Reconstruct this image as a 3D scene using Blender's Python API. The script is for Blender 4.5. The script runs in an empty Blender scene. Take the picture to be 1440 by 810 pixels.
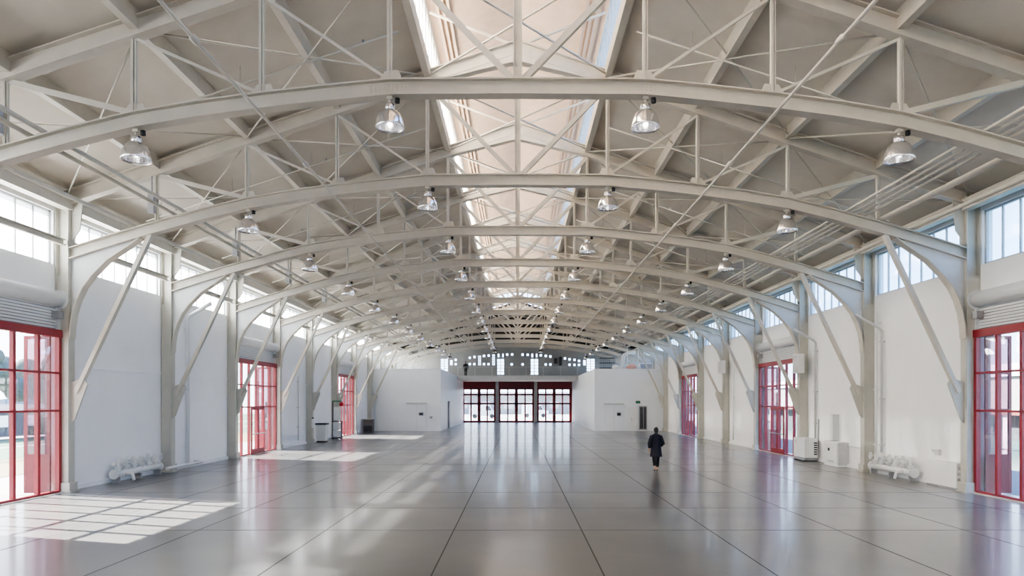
import bpy, bmesh, math, random
from mathutils import Vector, Matrix
random.seed(7)
sc = bpy.context.scene
COL = sc.collection
PI = math.pi

# ------------------------------------------------------------------ materials
def mat(name, col, rough=0.5, metal=0.0, nscale=0.0, namt=0.0, bump=0.0, spec=0.5, coat=0.0):
    m = bpy.data.materials.new(name); m.use_nodes = True
    nt = m.node_tree; b = nt.nodes['Principled BSDF']
    b.inputs['Base Color'].default_value = (*col, 1)
    b.inputs['Roughness'].default_value = rough
    b.inputs['Metallic'].default_value = metal
    b.inputs['Specular IOR Level'].default_value = spec
    b.inputs['Coat Weight'].default_value = coat
    if nscale:
        tc = nt.nodes.new('ShaderNodeTexCoord')
        n = nt.nodes.new('ShaderNodeTexNoise'); n.inputs['Scale'].default_value = nscale
        n.inputs['Detail'].default_value = 6; n.inputs['Roughness'].default_value = .6
        nt.links.new(tc.outputs['Object'], n.inputs['Vector'])
        r = nt.nodes.new('ShaderNodeValToRGB')
        r.color_ramp.elements[0].position = .3; r.color_ramp.elements[1].position = .7
        r.color_ramp.elements[0].color = (*[c * (1 - namt) for c in col], 1)
        r.color_ramp.elements[1].color = (*[min(1, c * (1 + namt)) for c in col], 1)
        nt.links.new(n.outputs['Fac'], r.inputs['Fac'])
        nt.links.new(r.outputs['Color'], b.inputs['Base Color'])
        if bump:
            bp = nt.nodes.new('ShaderNodeBump'); bp.inputs['Strength'].default_value = bump
            bp.inputs['Distance'].default_value = .02
            nt.links.new(n.outputs['Fac'], bp.inputs['Height'])
            nt.links.new(bp.outputs['Normal'], b.inputs['Normal'])
    return m

def glass_mat(name, tint, refl=0.08, rough=0.0, translucent=0.0, tcol=(1, 1, 1)):
    m = bpy.data.materials.new(name); m.use_nodes = True
    nt = m.node_tree; nt.nodes.clear(); L = nt.links
    out = nt.nodes.new('ShaderNodeOutputMaterial')
    tr = nt.nodes.new('ShaderNodeBsdfTransparent'); tr.inputs['Color'].default_value = (*tint, 1)
    gl = nt.nodes.new('ShaderNodeBsdfGlossy'); gl.inputs['Roughness'].default_value = rough
    src = tr
    if translucent:
        tl = nt.nodes.new('ShaderNodeBsdfTranslucent'); tl.inputs['Color'].default_value = (*tcol, 1)
        mx = nt.nodes.new('ShaderNodeMixShader'); mx.inputs[0].default_value = translucent
        L.new(tr.outputs[0], mx.inputs[1]); L.new(tl.outputs[0], mx.inputs[2]); src = mx
    lw = nt.nodes.new('ShaderNodeLayerWeight'); lw.inputs['Blend'].default_value = .18
    ml = nt.nodes.new('ShaderNodeMath'); ml.operation = 'MULTIPLY_ADD'
    ml.inputs[1].default_value = .25; ml.inputs[2].default_value = refl * .5
    L.new(lw.outputs['Fresnel'], ml.inputs[0])
    m2 = nt.nodes.new('ShaderNodeMixShader')
    L.new(ml.outputs[0], m2.inputs[0]); L.new(src.outputs[0], m2.inputs[1]); L.new(gl.outputs[0], m2.inputs[2])
    L.new(m2.outputs[0], out.inputs['Surface'])
    return m

STEEL = mat('cream_painted_steel', (.55, .515, .45), .45, 0, 3.0, .06)
RAFT = mat('cream_rafter_paint', (.53, .49, .425), .5, 0, 3.0, .06)
HAUN = mat('sky_tinted_steel', (.56, .575, .58), .45, 0, 3.0, .05)  # bluish sky reflection on the haunches put into the steel colour
SLATG = mat('slat_shadow_grey', (.25, .25, .26), .6, 0, 3, .05)
STEEL2 = mat('grey_green_painted_steel', (.49, .475, .42), .45, 0, 2.0, .08)
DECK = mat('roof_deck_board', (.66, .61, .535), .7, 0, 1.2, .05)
DECKD = mat('unlit_roof_boards', (.05, .04, .032), .8, 0, 3, .3)  # darkness of the unlit far roof put into the colour
MONI = mat('monitor_boards', (.52, .40, .31), .7, 0, 2, .1)
WALL = mat('white_wall_paint', (.90, .90, .925), .55, 0, .5, .04)
WALLR = mat('white_wall_paint_sunlit', (.91, .905, .90), .5, 0, .5, .03)  # copy of the wall white with sunlit warmth put into the colour
GREYW = mat('grey_gable_paint', (.40, .40, .385), .6, 0, .7, .08)
BOXW = mat('white_partition_paint', (.84, .865, .89), .45, 0, .4, .03)
RED = mat('red_enamel', (.27, .022, .032), .35, 0, 4, .1)
REDL = mat('outer_leaf_red', (.17, .015, .025), .4, 0, 4, .1)
REDD = mat('deep_red_enamel', (.22, .012, .02), .4, 0, 4, .15)
WHITE = mat('white_enamel', (.82, .82, .81), .4, 0, 5, .04)
WHITE2 = mat('white_plastic', (.75, .75, .75), .45, 0, 6, .05)
GREY = mat('grey_metal', (.36, .36, .37), .4, .3, 6, .1)
LGREY = mat('light_grey_paint', (.58, .58, .58), .5, 0, 6, .06)
DARK = mat('dark_grey_plastic', (.035, .035, .04), .5, 0, 8, .2)
BLACK = mat('black_plastic', (.012, .012, .013), .5, 0, 8, .2)
MUNT = mat('grey_window_metal', (.45, .47, .49), .5, 0, 5, .05)
CHROME = mat('polished_reflector', (.86, .84, .84), .16, .9, 8, .04)
BULB = mat('lamp_glass', (.9, .9, .88), .15, 0, 4, .02)
BULB.node_tree.nodes['Principled BSDF'].inputs['Emission Color'].default_value = (1, .97, .93, 1)
BULB.node_tree.nodes['Principled BSDF'].inputs['Emission Strength'].default_value = 12  # glow stands in for the bright reflections on the lamps
BULB.cycles.emission_sampling = 'NONE'
SHUT = mat('shutter_slats', (.70, .71, .72), .5, 0, 3, .03)
GREEN = mat('green_paint', (.04, .22, .10), .4, 0, 5, .1)
REDB = mat('bright_red_paint', (.55, .03, .04), .3, 0, 5, .1)
CONC = mat('pale_concrete', (.60, .58, .54), .8, 0, 2, .1)
PAVE = mat('pale_pavement', (.30, .29, .28), .85, 0, 1, .08)
ASPH = mat('dark_asphalt', (.06, .065, .08), .8, 0, 3, .15)
LAWN = mat('lawn_grass', (.055, .11, .06), .9, 0, 4, .25)
TAN = mat('tan_gravel', (.20, .155, .085), .9, 0, 6, .2)
WATER = mat('bay_water', (.06, .14, .125), .12, 0, 3, .2, .3)
SHED = mat('dark_shed_cladding', (.035, .04, .055), .7, 0, 3, .2)
HILL = mat('hazy_hill', (.13, .16, .19), 1, 0, .02, .15)
HOUSE = mat('pale_house_paint', (.22, .225, .23), .8, 0, .2, .1)
NAVY = mat('navy_coat_cloth', (.011, .011, .022), .9, 0, 30, .3)
TROUS = mat('black_trouser_cloth', (.006, .006, .008), .9, 0, 30, .3)
SKIN = mat('skin', (.50, .31, .23), .5, 0, 20, .06)
HAIR = mat('dark_hair', (.012, .009, .008), .6, 0, 60, .3)
PINKC = mat('salmon_cloth', (.70, .42, .36), .8, 0, 10, .1)
GLASS = glass_mat('clear_glass', (.93, .95, .96), .08)
GLASSL = glass_mat('frosted_glass', (.95, .97, 1), .05, .1, .60, (.93, .96, 1))
GLASSM = glass_mat('hazy_monitor_glass', (.95, .97, 1), .05, .1, .87, (1, .95, .88))
GLASSR = glass_mat('clear_blue_glass', (.86, .93, 1), .06, .05, .12, (.85, .93, 1))
GLASST = glass_mat('tinted_glass', (.62, .48, .56), .1)

def floor_mat():
    m = bpy.data.materials.new('polished_concrete'); m.use_nodes = True
    nt = m.node_tree; L = nt.links; b = nt.nodes['Principled BSDF']; N = nt.nodes.new
    tc = N('ShaderNodeTexCoord')
    def noise(scale, detail=6, rough=.6, stretch=None):
        n = N('ShaderNodeTexNoise'); n.inputs['Scale'].default_value = scale
        n.inputs['Detail'].default_value = detail; n.inputs['Roughness'].default_value = rough
        if stretch:
            mp = N('ShaderNodeMapping'); mp.inputs['Scale'].default_value = stretch
            L.new(tc.outputs['Object'], mp.inputs['Vector']); L.new(mp.outputs[0], n.inputs['Vector'])
        else: L.new(tc.outputs['Object'], n.inputs['Vector'])
        return n
    n1 = noise(.3, 3, .5); n2 = noise(1.6, 3, .5); n3 = noise(.7, 2, .5, (1, .3, 1))
    # slabs: each poured panel has its own grey
    mp = N('ShaderNodeMapping'); mp.inputs['Scale'].default_value = (1 / 2.67, 1 / 5.95, 1)
    mp.inputs['Location'].default_value = (.5, -.395, 0)
    L.new(tc.outputs['Object'], mp.inputs['Vector'])
    fl = N('ShaderNodeVectorMath'); fl.operation = 'FLOOR'; L.new(mp.outputs[0], fl.inputs[0])
    wn = N('ShaderNodeTexWhiteNoise'); wn.noise_dimensions = '2D'; L.new(fl.outputs[0], wn.inputs['Vector'])
    r1 = N('ShaderNodeValToRGB'); e = r1.color_ramp.elements
    e[0].position = .3; e[0].color = (.105, .105, .109, 1); e[1].position = .7; e[1].color = (.185, .179, .17, 1)
    L.new(n1.outputs['Fac'], r1.inputs['Fac'])
    def mixmul(a, bsock, lo, hi):
        mr = N('ShaderNodeMapRange'); mr.inputs['To Min'].default_value = lo; mr.inputs['To Max'].default_value = hi
        mr.inputs['From Min'].default_value = .25; mr.inputs['From Max'].default_value = .75
        L.new(bsock, mr.inputs['Value'])
        v = N('ShaderNodeVectorMath'); v.operation = 'SCALE'
        L.new(a, v.inputs[0]); L.new(mr.outputs[0], v.inputs['Scale']); return v.outputs[0]
    c = mixmul(r1.outputs['Color'], n2.outputs['Fac'], .94, 1.06)
    c = mixmul(c, n3.outputs['Fac'], .92, 1.08)
    c = mixmul(c, wn.outputs['Value'], .88, 1.12)
    L.new(c, b.inputs['Base Color'])
    mr = N('ShaderNodeMapRange'); mr.inputs['To Min'].default_value = .277; mr.inputs['To Max'].default_value = .30
    L.new(n1.outputs['Fac'], mr.inputs['Value']); L.new(mr.outputs[0], b.inputs['Roughness'])
    b.inputs['Specular IOR Level'].default_value = .5
    b.inputs['Coat Weight'].default_value = .42; b.inputs['Coat Roughness'].default_value = .13; b.inputs['Coat IOR'].default_value = 1.5
    return m
FLOOR = floor_mat()
JOINT = mat('floor_joint_filler', (.085, .085, .083), .7, 0, 5, .1, 0, .15)

# ------------------------------------------------------------------ geometry helper
class MB:
    def __init__(s): s.bm = bmesh.new()
    def _hexa(s, c):
        v = [s.bm.verts.new(p) for p in c]
        for f in ((0, 3, 2, 1), (4, 5, 6, 7), (0, 1, 5, 4), (1, 2, 6, 5), (2, 3, 7, 6), (3, 0, 4, 7)):
            s.bm.faces.new([v[i] for i in f])
    def box(s, x0, x1, y0, y1, z0, z1):
        x0, x1 = sorted((x0, x1)); y0, y1 = sorted((y0, y1)); z0, z1 = sorted((z0, z1))
        s._hexa([(x0, y0, z0), (x1, y0, z0), (x1, y1, z0), (x0, y1, z0),
                 (x0, y0, z1), (x1, y0, z1), (x1, y1, z1), (x0, y1, z1)]); return s
    def bar(s, p0, p1, w, h=None, up=(0, 0, 1)):
        h = h or w; p0 = Vector(p0); p1 = Vector(p1); d = (p1 - p0).normalized(); up = Vector(up)
        if abs(d.dot(up)) > .99: up = Vector((0, 1, 0))
        a = d.cross(up).normalized() * w / 2; b = a.cross(d).normalized() * h / 2
        s._hexa([p0 - a - b, p0 + a - b, p0 + a + b, p0 - a + b, p1 - a - b, p1 + a - b, p1 + a + b, p1 - a + b]); return s
    def angle(s, p0, p1, w, t=.02, up=(0, 1, 0)):        # L section
        p0 = Vector(p0); p1 = Vector(p1); d = (p1 - p0).normalized(); up = Vector(up)
        a = d.cross(up).normalized()
        s.bar(p0, p1, w, t, up); s.bar(p0 + a * (w / 2 - t / 2) + up * w / 2, p1 + a * (w / 2 - t / 2) + up * w / 2, t, w, up); return s
    def tube(s, pts, r, n=8, cap=True):
        pts = [Vector(p) for p in pts]; rings = []
        prev = None
        for i, p in enumerate(pts):
            if i == 0: d = pts[1] - p
            elif i == len(pts) - 1: d = p - pts[i - 1]
            else: d = (p - pts[i - 1]).normalized() + (pts[i + 1] - p).normalized()
            d.normalize()
            if prev is None:
                up = Vector((0, 0, 1)) if abs(d.z) < .9 else Vector((1, 0, 0))
                a = d.cross(up).normalized()
            else:
                a = (prev - d * prev.dot(d)).normalized()
            prev = a; b = d.cross(a)
            rr = r[i] if isinstance(r, (list, tuple)) else r
            rings.append([s.bm.verts.new(p + (a * math.cos(t) + b * math.sin(t)) * rr) for t in [2 * PI * k / n for k in range(n)]])
        for q in range(len(rings) - 1):
            for k in range(n):
                f = s.bm.faces.new((rings[q][k], rings[q][(k + 1) % n], rings[q + 1][(k + 1) % n], rings[q + 1][k])); f.smooth = True
        if cap:
            s.bm.faces.new(rings[0][::-1]); s.bm.faces.new(rings[-1])
        return s
    def lathe(s, prof, c=(0, 0, 0), n=20, axis='z'):
        rings = []
        for r, z in prof:
            ring = []
            for k in range(n):
                t = 2 * PI * k / n; x, y = r * math.cos(t), r * math.sin(t)
                p = (x, y, z) if axis == 'z' else ((z, x, y) if axis == 'x' else (x, z, y))
                ring.append(s.bm.verts.new((p[0] + c[0], p[1] + c[1], p[2] + c[2])))
            rings.append(ring)
        for q in range(len(rings) - 1):
            for k in range(n):
                f = s.bm.faces.new((rings[q][k], rings[q][(k + 1) % n], rings[q + 1][(k + 1) % n], rings[q + 1][k])); f.smooth = True
        if prof[0][0] > 1e-5: s.bm.faces.new(rings[0][::-1])
        if prof[-1][0] > 1e-5: s.bm.faces.new(rings[-1])
        return s
    def strip(s, top, bot, y0, y1):                        # solid between two XZ polylines across y0..y1
        n = len(top); V = []
        for (tx, tz), (bx, bz) in zip(top, bot):
            V.append([s.bm.verts.new(p) for p in ((bx, y0, bz), (tx, y0, tz), (tx, y1, tz), (bx, y1, bz))])
        for i in range(n - 1):
            for k in range(4):
                s.bm.faces.new((V[i][k], V[i][(k + 1) % 4], V[i + 1][(k + 1) % 4], V[i + 1][k]))
        s.bm.faces.new(V[0][::-1]); s.bm.faces.new(V[-1]); return s
    def prism(s, pts, axis, a0, a1):                       # polygon extruded along an axis
        def P(u, v, a): return {'y': (u, a, v), 'x': (a, u, v), 'z': (u, v, a)}[axis]
        A = [s.bm.verts.new(P(u, v, a0)) for u, v in pts]; B = [s.bm.verts.new(P(u, v, a1)) for u, v in pts]
        s.bm.faces.new(A); s.bm.faces.new(B[::-1]); n = len(pts)
        for k in range(n): s.bm.faces.new((A[k], B[k], B[(k + 1) % n], A[(k + 1) % n]))
        return s
    def ball(s, c, r, u=12, v=8, sc3=(1, 1, 1)):
        m = Matrix.Translation(c) @ Matrix.Diagonal((*sc3, 1))
        ret = bmesh.ops.create_uvsphere(s.bm, u_segments=u, v_segments=v, radius=r, matrix=m)
        for vv in ret['verts']:
            for f in vv.link_faces: f.smooth = True
        return s
    def build(s, name, m, parent=None, bevel=0):
        bmesh.ops.recalc_face_normals(s.bm, faces=s.bm.faces)
        me = bpy.data.meshes.new(name); s.bm.to_mesh(me); s.bm.free(); me.materials.append(m)
        o = bpy.data.objects.new(name, me); COL.objects.link(o)
        if parent: o.parent = parent
        if bevel:
            b = o.modifiers.new('bevel', 'BEVEL'); b.width = bevel; b.segments = 2; b.limit_method = 'ANGLE'
        return o

def tag(o, label, cat, group=None, kind=None):
    o['label'] = label; o['category'] = cat
    if group: o['group'] = group
    if kind: o['kind'] = kind
    return o
def thing(name, loc, label, cat, group=None, rz=0):
    o = bpy.data.objects.new(name, None); COL.objects.link(o); o.location = loc; o.rotation_euler.z = rz
    o.empty_display_size = .2
    return tag(o, label, cat, group)
def struct(o): o['kind'] = 'structure'; return o
def dup(root, loc=None, label=None, group=None, skip=()):
    r = root.copy(); COL.objects.link(r)
    if loc is not None: r.location = loc
    if label: r['label'] = label
    if group: r['group'] = group
    for ch in [c for c in bpy.data.objects if c.parent == root]:
        if ch.name.split('.')[0] in skip: continue
        c = ch.copy(); COL.objects.link(c); c.parent = r
        for g in [q for q in bpy.data.objects if q.parent == ch]:
            d = g.copy(); COL.objects.link(d); d.parent = c
    return r
ORD = ['first', 'second', 'third', 'fourth', 'fifth', 'sixth', 'seventh', 'eighth', 'ninth', 'tenth', 'eleventh', 'twelfth', 'thirteenth']
SIDE = {-1: 'left', 1: 'right'}

# ------------------------------------------------------------------ dimensions
S = 5.95
def D(n): return 14.25 + S * n
NT = 12                       # trusses 0..11
WX = 13.6                     # inner face of the side walls
PAN = 2.667
def rz_(x): return 13.35 - .335 * abs(x)      # top of rafters
YB, YE = -9.55, 86.0
GAP = .16

# ------------------------------------------------------------------ floor
struct(MB().box(-14.2, 14.2, YB, 89.2, -.3, 0).build('floor', FLOOR))
mb = MB()
for k in range(-5, 5):
    x = (k + .5) * PAN
    mb.box(x - .013, x + .013, YB, 88.6, 0, .002)
for k in range(-4, 13):
    mb.box(-13.6, 13.6, D(k) - .012, D(k) + .012, 0, .002)
    if k % 2 == 0: mb.box(-13.6, 13.6, D(k) + S / 2 - .009, D(k) + S / 2 + .009, 0, .002)
struct(mb.build('floor_joints', JOINT))

# ------------------------------------------------------------------ walls with openings
def wall_cells(mb, axis, p0, p1, u0, u1, v0, v1, holes):
    us = sorted({u0, u1, *[h[0] for h in holes], *[h[1] for h in holes]})
    vs = sorted({v0, v1, *[h[2] for h in holes], *[h[3] for h in holes]})
    for b in range(len(vs) - 1):
        vm = (vs[b] + vs[b + 1]) / 2; start = None
        for a in range(len(us) - 1):
            um = (us[a] + us[a + 1]) / 2
            solid = not any(h[0] < um < h[1] and h[2] < vm < h[3] for h in holes)
            if solid and start is None: start = us[a]
            if start is not None and (not solid or a == len(us) - 2):
                end = us[a + 1] if solid else us[a]
                if axis == 'x': mb.box(p0, p1, start, end, vs[b], vs[b + 1])
                else: mb.box(start, end, p0, p1, vs[b], vs[b + 1])
                start = None
DOORB = {-1: [0, 3, 6, 9], 1: [0, 3, 6, 9]}
WZ0, WZ1 = 6.70, 8.28
def door_span(n): return D(n) + .2, D(n + 1) - .14
DH = 4.78
def win_span(n): return D(n) + .26, D(n + 1) - .22
wn_ = [0]
for s in (-1, 1):
    holes = []
    for n in range(-3, 12):
        a, b = win_span(n)
        holes.append((a, min(b, 85.6), WZ0, WZ1))
    for n in DOORB[s]:
        a, b = door_span(n); holes.append((a, b, 0, DH))
    mb = MB(); wall_cells(mb, 'x', s * WX, s * (WX + .3), YB, 88.9, 0, 8.86, holes)
    struct(mb.build('wall_' + SIDE[s], WALL if s < 0 else WALLR))
# back wall behind the camera with a wide opening added to let sky light in
mb = MB(); wall_cells(mb, 'y', YB - .3, YB, -13.9, 13.9, 0, 8.9, [(-6, 6, 0, 5.2)])
mb.prism([(-13.9, 8.9), (13.9, 8.9), (0, 13.5)], 'y', YB - .3, YB)
struct(mb.build('wall_back', WALL))

# clerestory windows
for s in (-1, 1):
    for n in range(-3, 12):
        a, b = win_span(n); b = min(b, 85.6); wn_[0] += 1
        x = s * (WX + .12); mb = MB()
        mb.box(x - .04, x + .04, a, a + .05, WZ0, WZ1).box(x - .04, x + .04, b - .05, b, WZ0, WZ1)
        mb.box(x - .04, x + .04, a, b, WZ0, WZ0 + .05).box(x - .04, x + .04, a, b, WZ1 - .05, WZ1)
        k = 8
        for i in range(1, k):
            y = a + (b - a) * i / k; mb.box(x - .03, x + .03, y - .02, y + .02, WZ0 + .05, WZ1 - .05)
        if s < 0: mb.box(x - .02, x + .02, a, b, 7.48, 7.52)
        o = struct(mb.build('window_%d' % wn_[0], MUNT))
        MB().box(x - .006, x + .006, a + .04, b - .04, WZ0 + .04, WZ1 - .04).build('glass_pane', GLASSL if s < 0 else GLASSR, o)

# ------------------------------------------------------------------ ceiling
def roof_half(mb, s, x0, x1, y0, y1, dz=GAP, th=.12):
    z0, z1 = rz_(x0) + dz, rz_(x1) + dz
    mb.strip([(s * x0, z0 + th), (s * x1, z1 + th)], [(s * x0, z0), (s * x1, z1)], y0, y1)
YM = 73.75
for s in (-1, 1):
    mb = MB(); roof_half(mb, s, 2.72, 14.5, YB - .3, YM); struct(mb.build('ceiling_' + SIDE[s], DECK))
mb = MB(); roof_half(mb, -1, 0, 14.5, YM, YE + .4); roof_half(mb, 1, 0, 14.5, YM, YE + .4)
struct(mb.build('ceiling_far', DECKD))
# monitor
MZ0, MZ1 = 12.72, 14.45
for s in (-1, 1):
    MB().box(s * 2.66, s * 2.82, YB - .3, YM, 12.40, MZ0)
    o = MB().box(s * 2.66, s * 2.82, YB - .3, YM, 12.40, MZ0).build('wall_monitor_' + SIDE[s], STEEL); struct(o)
    wn_[0] += 1; mb = MB(); x = s * 2.74
    mb.box(x - .04, x + .04, YB, YM, MZ0, MZ0 + .06).box(x - .04, x + .04, YB, YM, MZ1 - .06, MZ1)
    y = YB; i = 0
    while y < YM:
        w = .05 if i % 9 == 0 else .02
        mb.box(x - .03, x + .03, y - w, y + w, MZ0, MZ1); y += S / 9; i += 1
    o = struct(mb.build('window_%d' % wn_[0], MUNT))
    MB().box(x - .006, x + .006, YB, YM, MZ0 + .05, MZ1 - .05).build('glass_pane', GLASSM if s < 0 else GLASSR, o)
mb = MB()
for s in (-1, 1):
    mb.strip([(0, 15.55), (s * 3.15, 14.5)], [(0, 15.43), (s * 3.15, 14.38)], YB - .3, YM + .2)
struct(mb.build('ceiling_monitor', MONI))
mb = MB()   # boards under the monitor eaves
for s in (-1, 1):
    for k in range(3): mb.box(s * (2.38 - k * .16), s * (2.46 - k * .16), YB, YM, 14.52 + k * .055, 14.56 + k * .055)
struct(mb.build('trim_1', MONI))
mb = MB(); mb.prism([(-2.8, 14.45), (2.8, 14.45), (0, 15.4)], 'y', YM, YM + .12); mb.box(-2.8, 2.8, YM, YM + .12, 12.4, 12.75)
struct(mb.build('wall_monitor_end', MONI))
wn_[0] += 1; mb = MB()
for i in range(11):
    x = -2.65 + 5.3 * i / 10; mb.box(x - .06, x + .06, YM + .02, YM + .1, MZ0, MZ1)
o = struct(mb.build('window_%d' % wn_[0], STEEL)); MB().box(-2.65, 2.65, YM + .05, YM + .06, MZ0, MZ1).build('glass_pane', GLASSR, o)
mb = MB(); mb.prism([(-3.1, 12.4), (3.1, 12.4), (3.1, 14.5), (0, 15.5), (-3.1, 14.5)], 'y', YB - .3, YB - .2); struct(mb.build('wall_monitor_back', MONI))

# ------------------------------------------------------------------ trusses
cp = [(0, 9.06), (2.667, 9.04), (4.0, 8.91), (5.333, 8.76), (6.7, 8.58), (8.0, 8.36), (9.3, 8.04), (10.667, 7.66), (12.0, 7.27), (13.22, 6.88)]
def chord_z(x):
    x = abs(x)
    for (a, za), (b, zb) in zip(cp, cp[1:]):
        if a <= x <= b: return za + (zb - za) * (x - a) / (b - a)
    return cp[-1][1]
FULL = [(-x, z) for x, z in cp[::-1]] + cp[1:]
def off(pts, d): return [(x, z + d) for x, z in pts]
CH = .34
tr = thing('roof_truss', (0, D(0), 0), 'x', 'roof truss', 'steel trusses spanning the hall')
mb = MB(); mb.strip(off(FULL, .03), FULL, -.14, .14); mb.strip(off(FULL, CH), off(FULL, CH - .03), -.14, .14); mb.strip(off(FULL, CH - .03), off(FULL, .03), -.02, .02)
mb.build('bottom_chord', STEEL, tr)
for s in (-1, 1):
    P = [(0, rz_(0)), (s * 13.45, rz_(13.45))]; RD = .42
    mb = MB(); mb.strip(P, off(P, -.03), -.14, .14); mb.strip(off(P, -RD + .03), off(P, -RD), -.14, .14); mb.strip(off(P, -.03), off(P, -RD + .03), -.02, .02)
    mb.build('rafter', RAFT, tr)
    # knee plate at the ridge
    MB().prism([(0, rz_(0) - RD), (s * 2.4, rz_(2.4) - RD), (s * 1.2, rz_(1.2) - RD - .10), (0, rz_(0) - RD - .22)], 'y', -.13, .13).build('ridge_plate', STEEL, tr)
MB().bar((0, 0, 9.06 + CH), (0, 0, rz_(0) - .5), .16, .03, (0, 1, 0)).bar((-.08, 0, 9.4), (-.08, 0, 12.8), .02, .16, (0, 1, 0)).bar((.08, 0, 9.4), (.08, 0, 12.8), .02, .16, (0, 1, 0)).build('king_post', STEEL, tr)
for s in (-1, 1):
    for k in (1, 2, 3, 4):
        x = k * PAN; w = .085
        mb = MB(); zt, zb = rz_(x) - .4, chord_z(x) + CH
        mb.bar((s * x - .03, 0, zb), (s * x - .03, 0, zt), .05, .09, (0, 1, 0)); mb.bar((s * x + .03, 0, zb), (s * x + .03, 0, zt), .03, .05, (0, 1, 0))
        mb.build('hanger', STEEL, tr)
        x2 = (k - 1) * PAN
        wd = .13 if k == 1 else (.12 if k == 4 else .06)
        mb = MB(); mb.angle((s * x, 0, rz_(x) - .4), (s * (x2 + (.1 if k == 1 else 0)), 0, chord_z(x2) + CH), wd, .02)
        mb.build('diagonal', STEEL, tr)
        if k in (1, 2, 3):
            z = chord_z(x); mb = MB()
            mb.prism([(s * (x - .28), z + CH - .02), (s * (x + .28), z + CH - .06), (s * (x + .1), z + CH + .2), (s * (x - .18), z + CH + .22)], 'y', -.012, .012)
            mb.build('gusset', STEEL, tr)
    # riveted splice plates
    z = 9.05; mb = MB(); x0 = s * 2.0; x1 = s * 3.1
    mb.strip(sorted([(x0, z + .29), (x1, chord_z(x1) + .29)]), sorted([(x0, z + .05), (x1, chord_z(x1) + .05)]), -.032, -.02)
    for i in range(12):
        for j in range(4):
            xx = x0 + (x1 - x0) * (i + .5) / 12; zz = chord_z(xx) + .085 + j * .057
            mb.box(xx - .012, xx + .012, -.044, -.03, zz - .012, zz + .012)
    mb.build('splice_plate', STEEL, tr)
    # strut up to the monitor eave
    MB().bar((s * .1, 0, rz_(0) - .12), (s * 2.6, 0, 14.2), .07, .05).build('monitor_strut', STEEL, tr)
tr['label'] = 'nearest cream steel roof truss, crossing the top of the view'
TRUSS = [tr]
for n in range(1, NT):
    TRUSS.append(dup(tr, (0, D(n), 0), 'cream steel roof truss spanning the hall, %s one from the camera' % ORD[n] if n < NT - 1 else
                     'farthest cream steel roof truss, in front of the grey end wall', skip=('splice_plate',) if n > 3 else ()))

# ------------------------------------------------------------------ columns with curved haunches
HC = [(11.15, 7.52), (11.5, 7.27), (12.09, 6.88), (12.55, 6.42), (12.82, 6.06), (13.0, 5.68), (13.12, 5.3), (13.18, 4.9), (13.2, 4.55)]
def make_column(s):
    r = thing('steel_column', (s * 13.4, D(0), 0), 'x', 'column', 'steel columns along the %s wall' % SIDE[s])
    X = lambda x: s * (x - 13.4)
    top = rz_(13.4) - .1
    mb = MB(); mb.box(X(13.2), X(13.23), -.15, .15, 0, top); mb.box(X(13.56), X(13.59), -.15, .15, 0, top); mb.box(X(13.23), X(13.56), -.02, .02, 0, top)
    mb.box(X(13.24), X(13.56), -.13, -.115, 0, 6.4)
    mb.build('shaft', STEEL2, r)
    MB().box(X(13.10), X(13.6), -.22, .22, 0, .07).box(X(13.14), X(13.6), -.19, .19, .07, .30).build('base_block', STEEL2, r)
    # haunch web under the chord
    poly = [(13.2, 6.95)] + [(11.15, chord_z(11.15) + .02)] + HC
    MB().prism([(X(x), z) for x, z in poly], 'y', -.015, .015).build('haunch_web', HAUN, r)
    mb = MB(); a = [(X(x), z) for x, z in HC]; b = []
    for i, (x, z) in enumerate(a):
        q = a[min(i + 1, len(a) - 1)]; p = a[max(i - 1, 0)]
        t = Vector((q[0] - p[0], q[1] - p[1])).normalized(); nrm = Vector((-t.y, t.x))
        if nrm.y > 0: nrm = -nrm
        b.append((x + nrm.x * .035, z + nrm.y * .035))
    mb.strip(a, b, -.14, .14); mb.build('haunch_flange', STEEL, r)
    mb = MB(); p0 = (X(10.85), 0, chord_z(10.85) + .02); p1 = (X(13.05), 0, 2.95)
    mb.bar(p0, p1, .12, .16, (0, 1, 0)).build('brace_strut', STEEL, r)
    MB().prism([(X(13.2), 3.25), (X(13.2), 2.05), (X(13.1), 2.15), (X(12.72), 3.2), (X(12.82), 3.4)], 'y', -.03, .03).build('brace_gusset', STEEL2, r)
    MB().prism([(X(13.2), 8.55), (X(13.2), 7.4), (X(12.95), 7.75), (X(12.85), 8.65)], 'y', -.02, .02).build('eave_plate', STEEL2, r)
    return r
for s in (-1, 1):
    c = make_column(s)
    c['label'] = 'cream steel column holding the %s end of the nearest truss, at the frame edge' % SIDE[s]
    for n in range(1, NT + 1):
        if n == NT: continue
        dup(c, (s * 13.4, D(n), 0), 'cream steel column with curved haunch, %s along the %s wall from the nearest red door' % (ORD[n - 1], SIDE[s]))
# the nearest columns stand out of frame apart from their haunches

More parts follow.
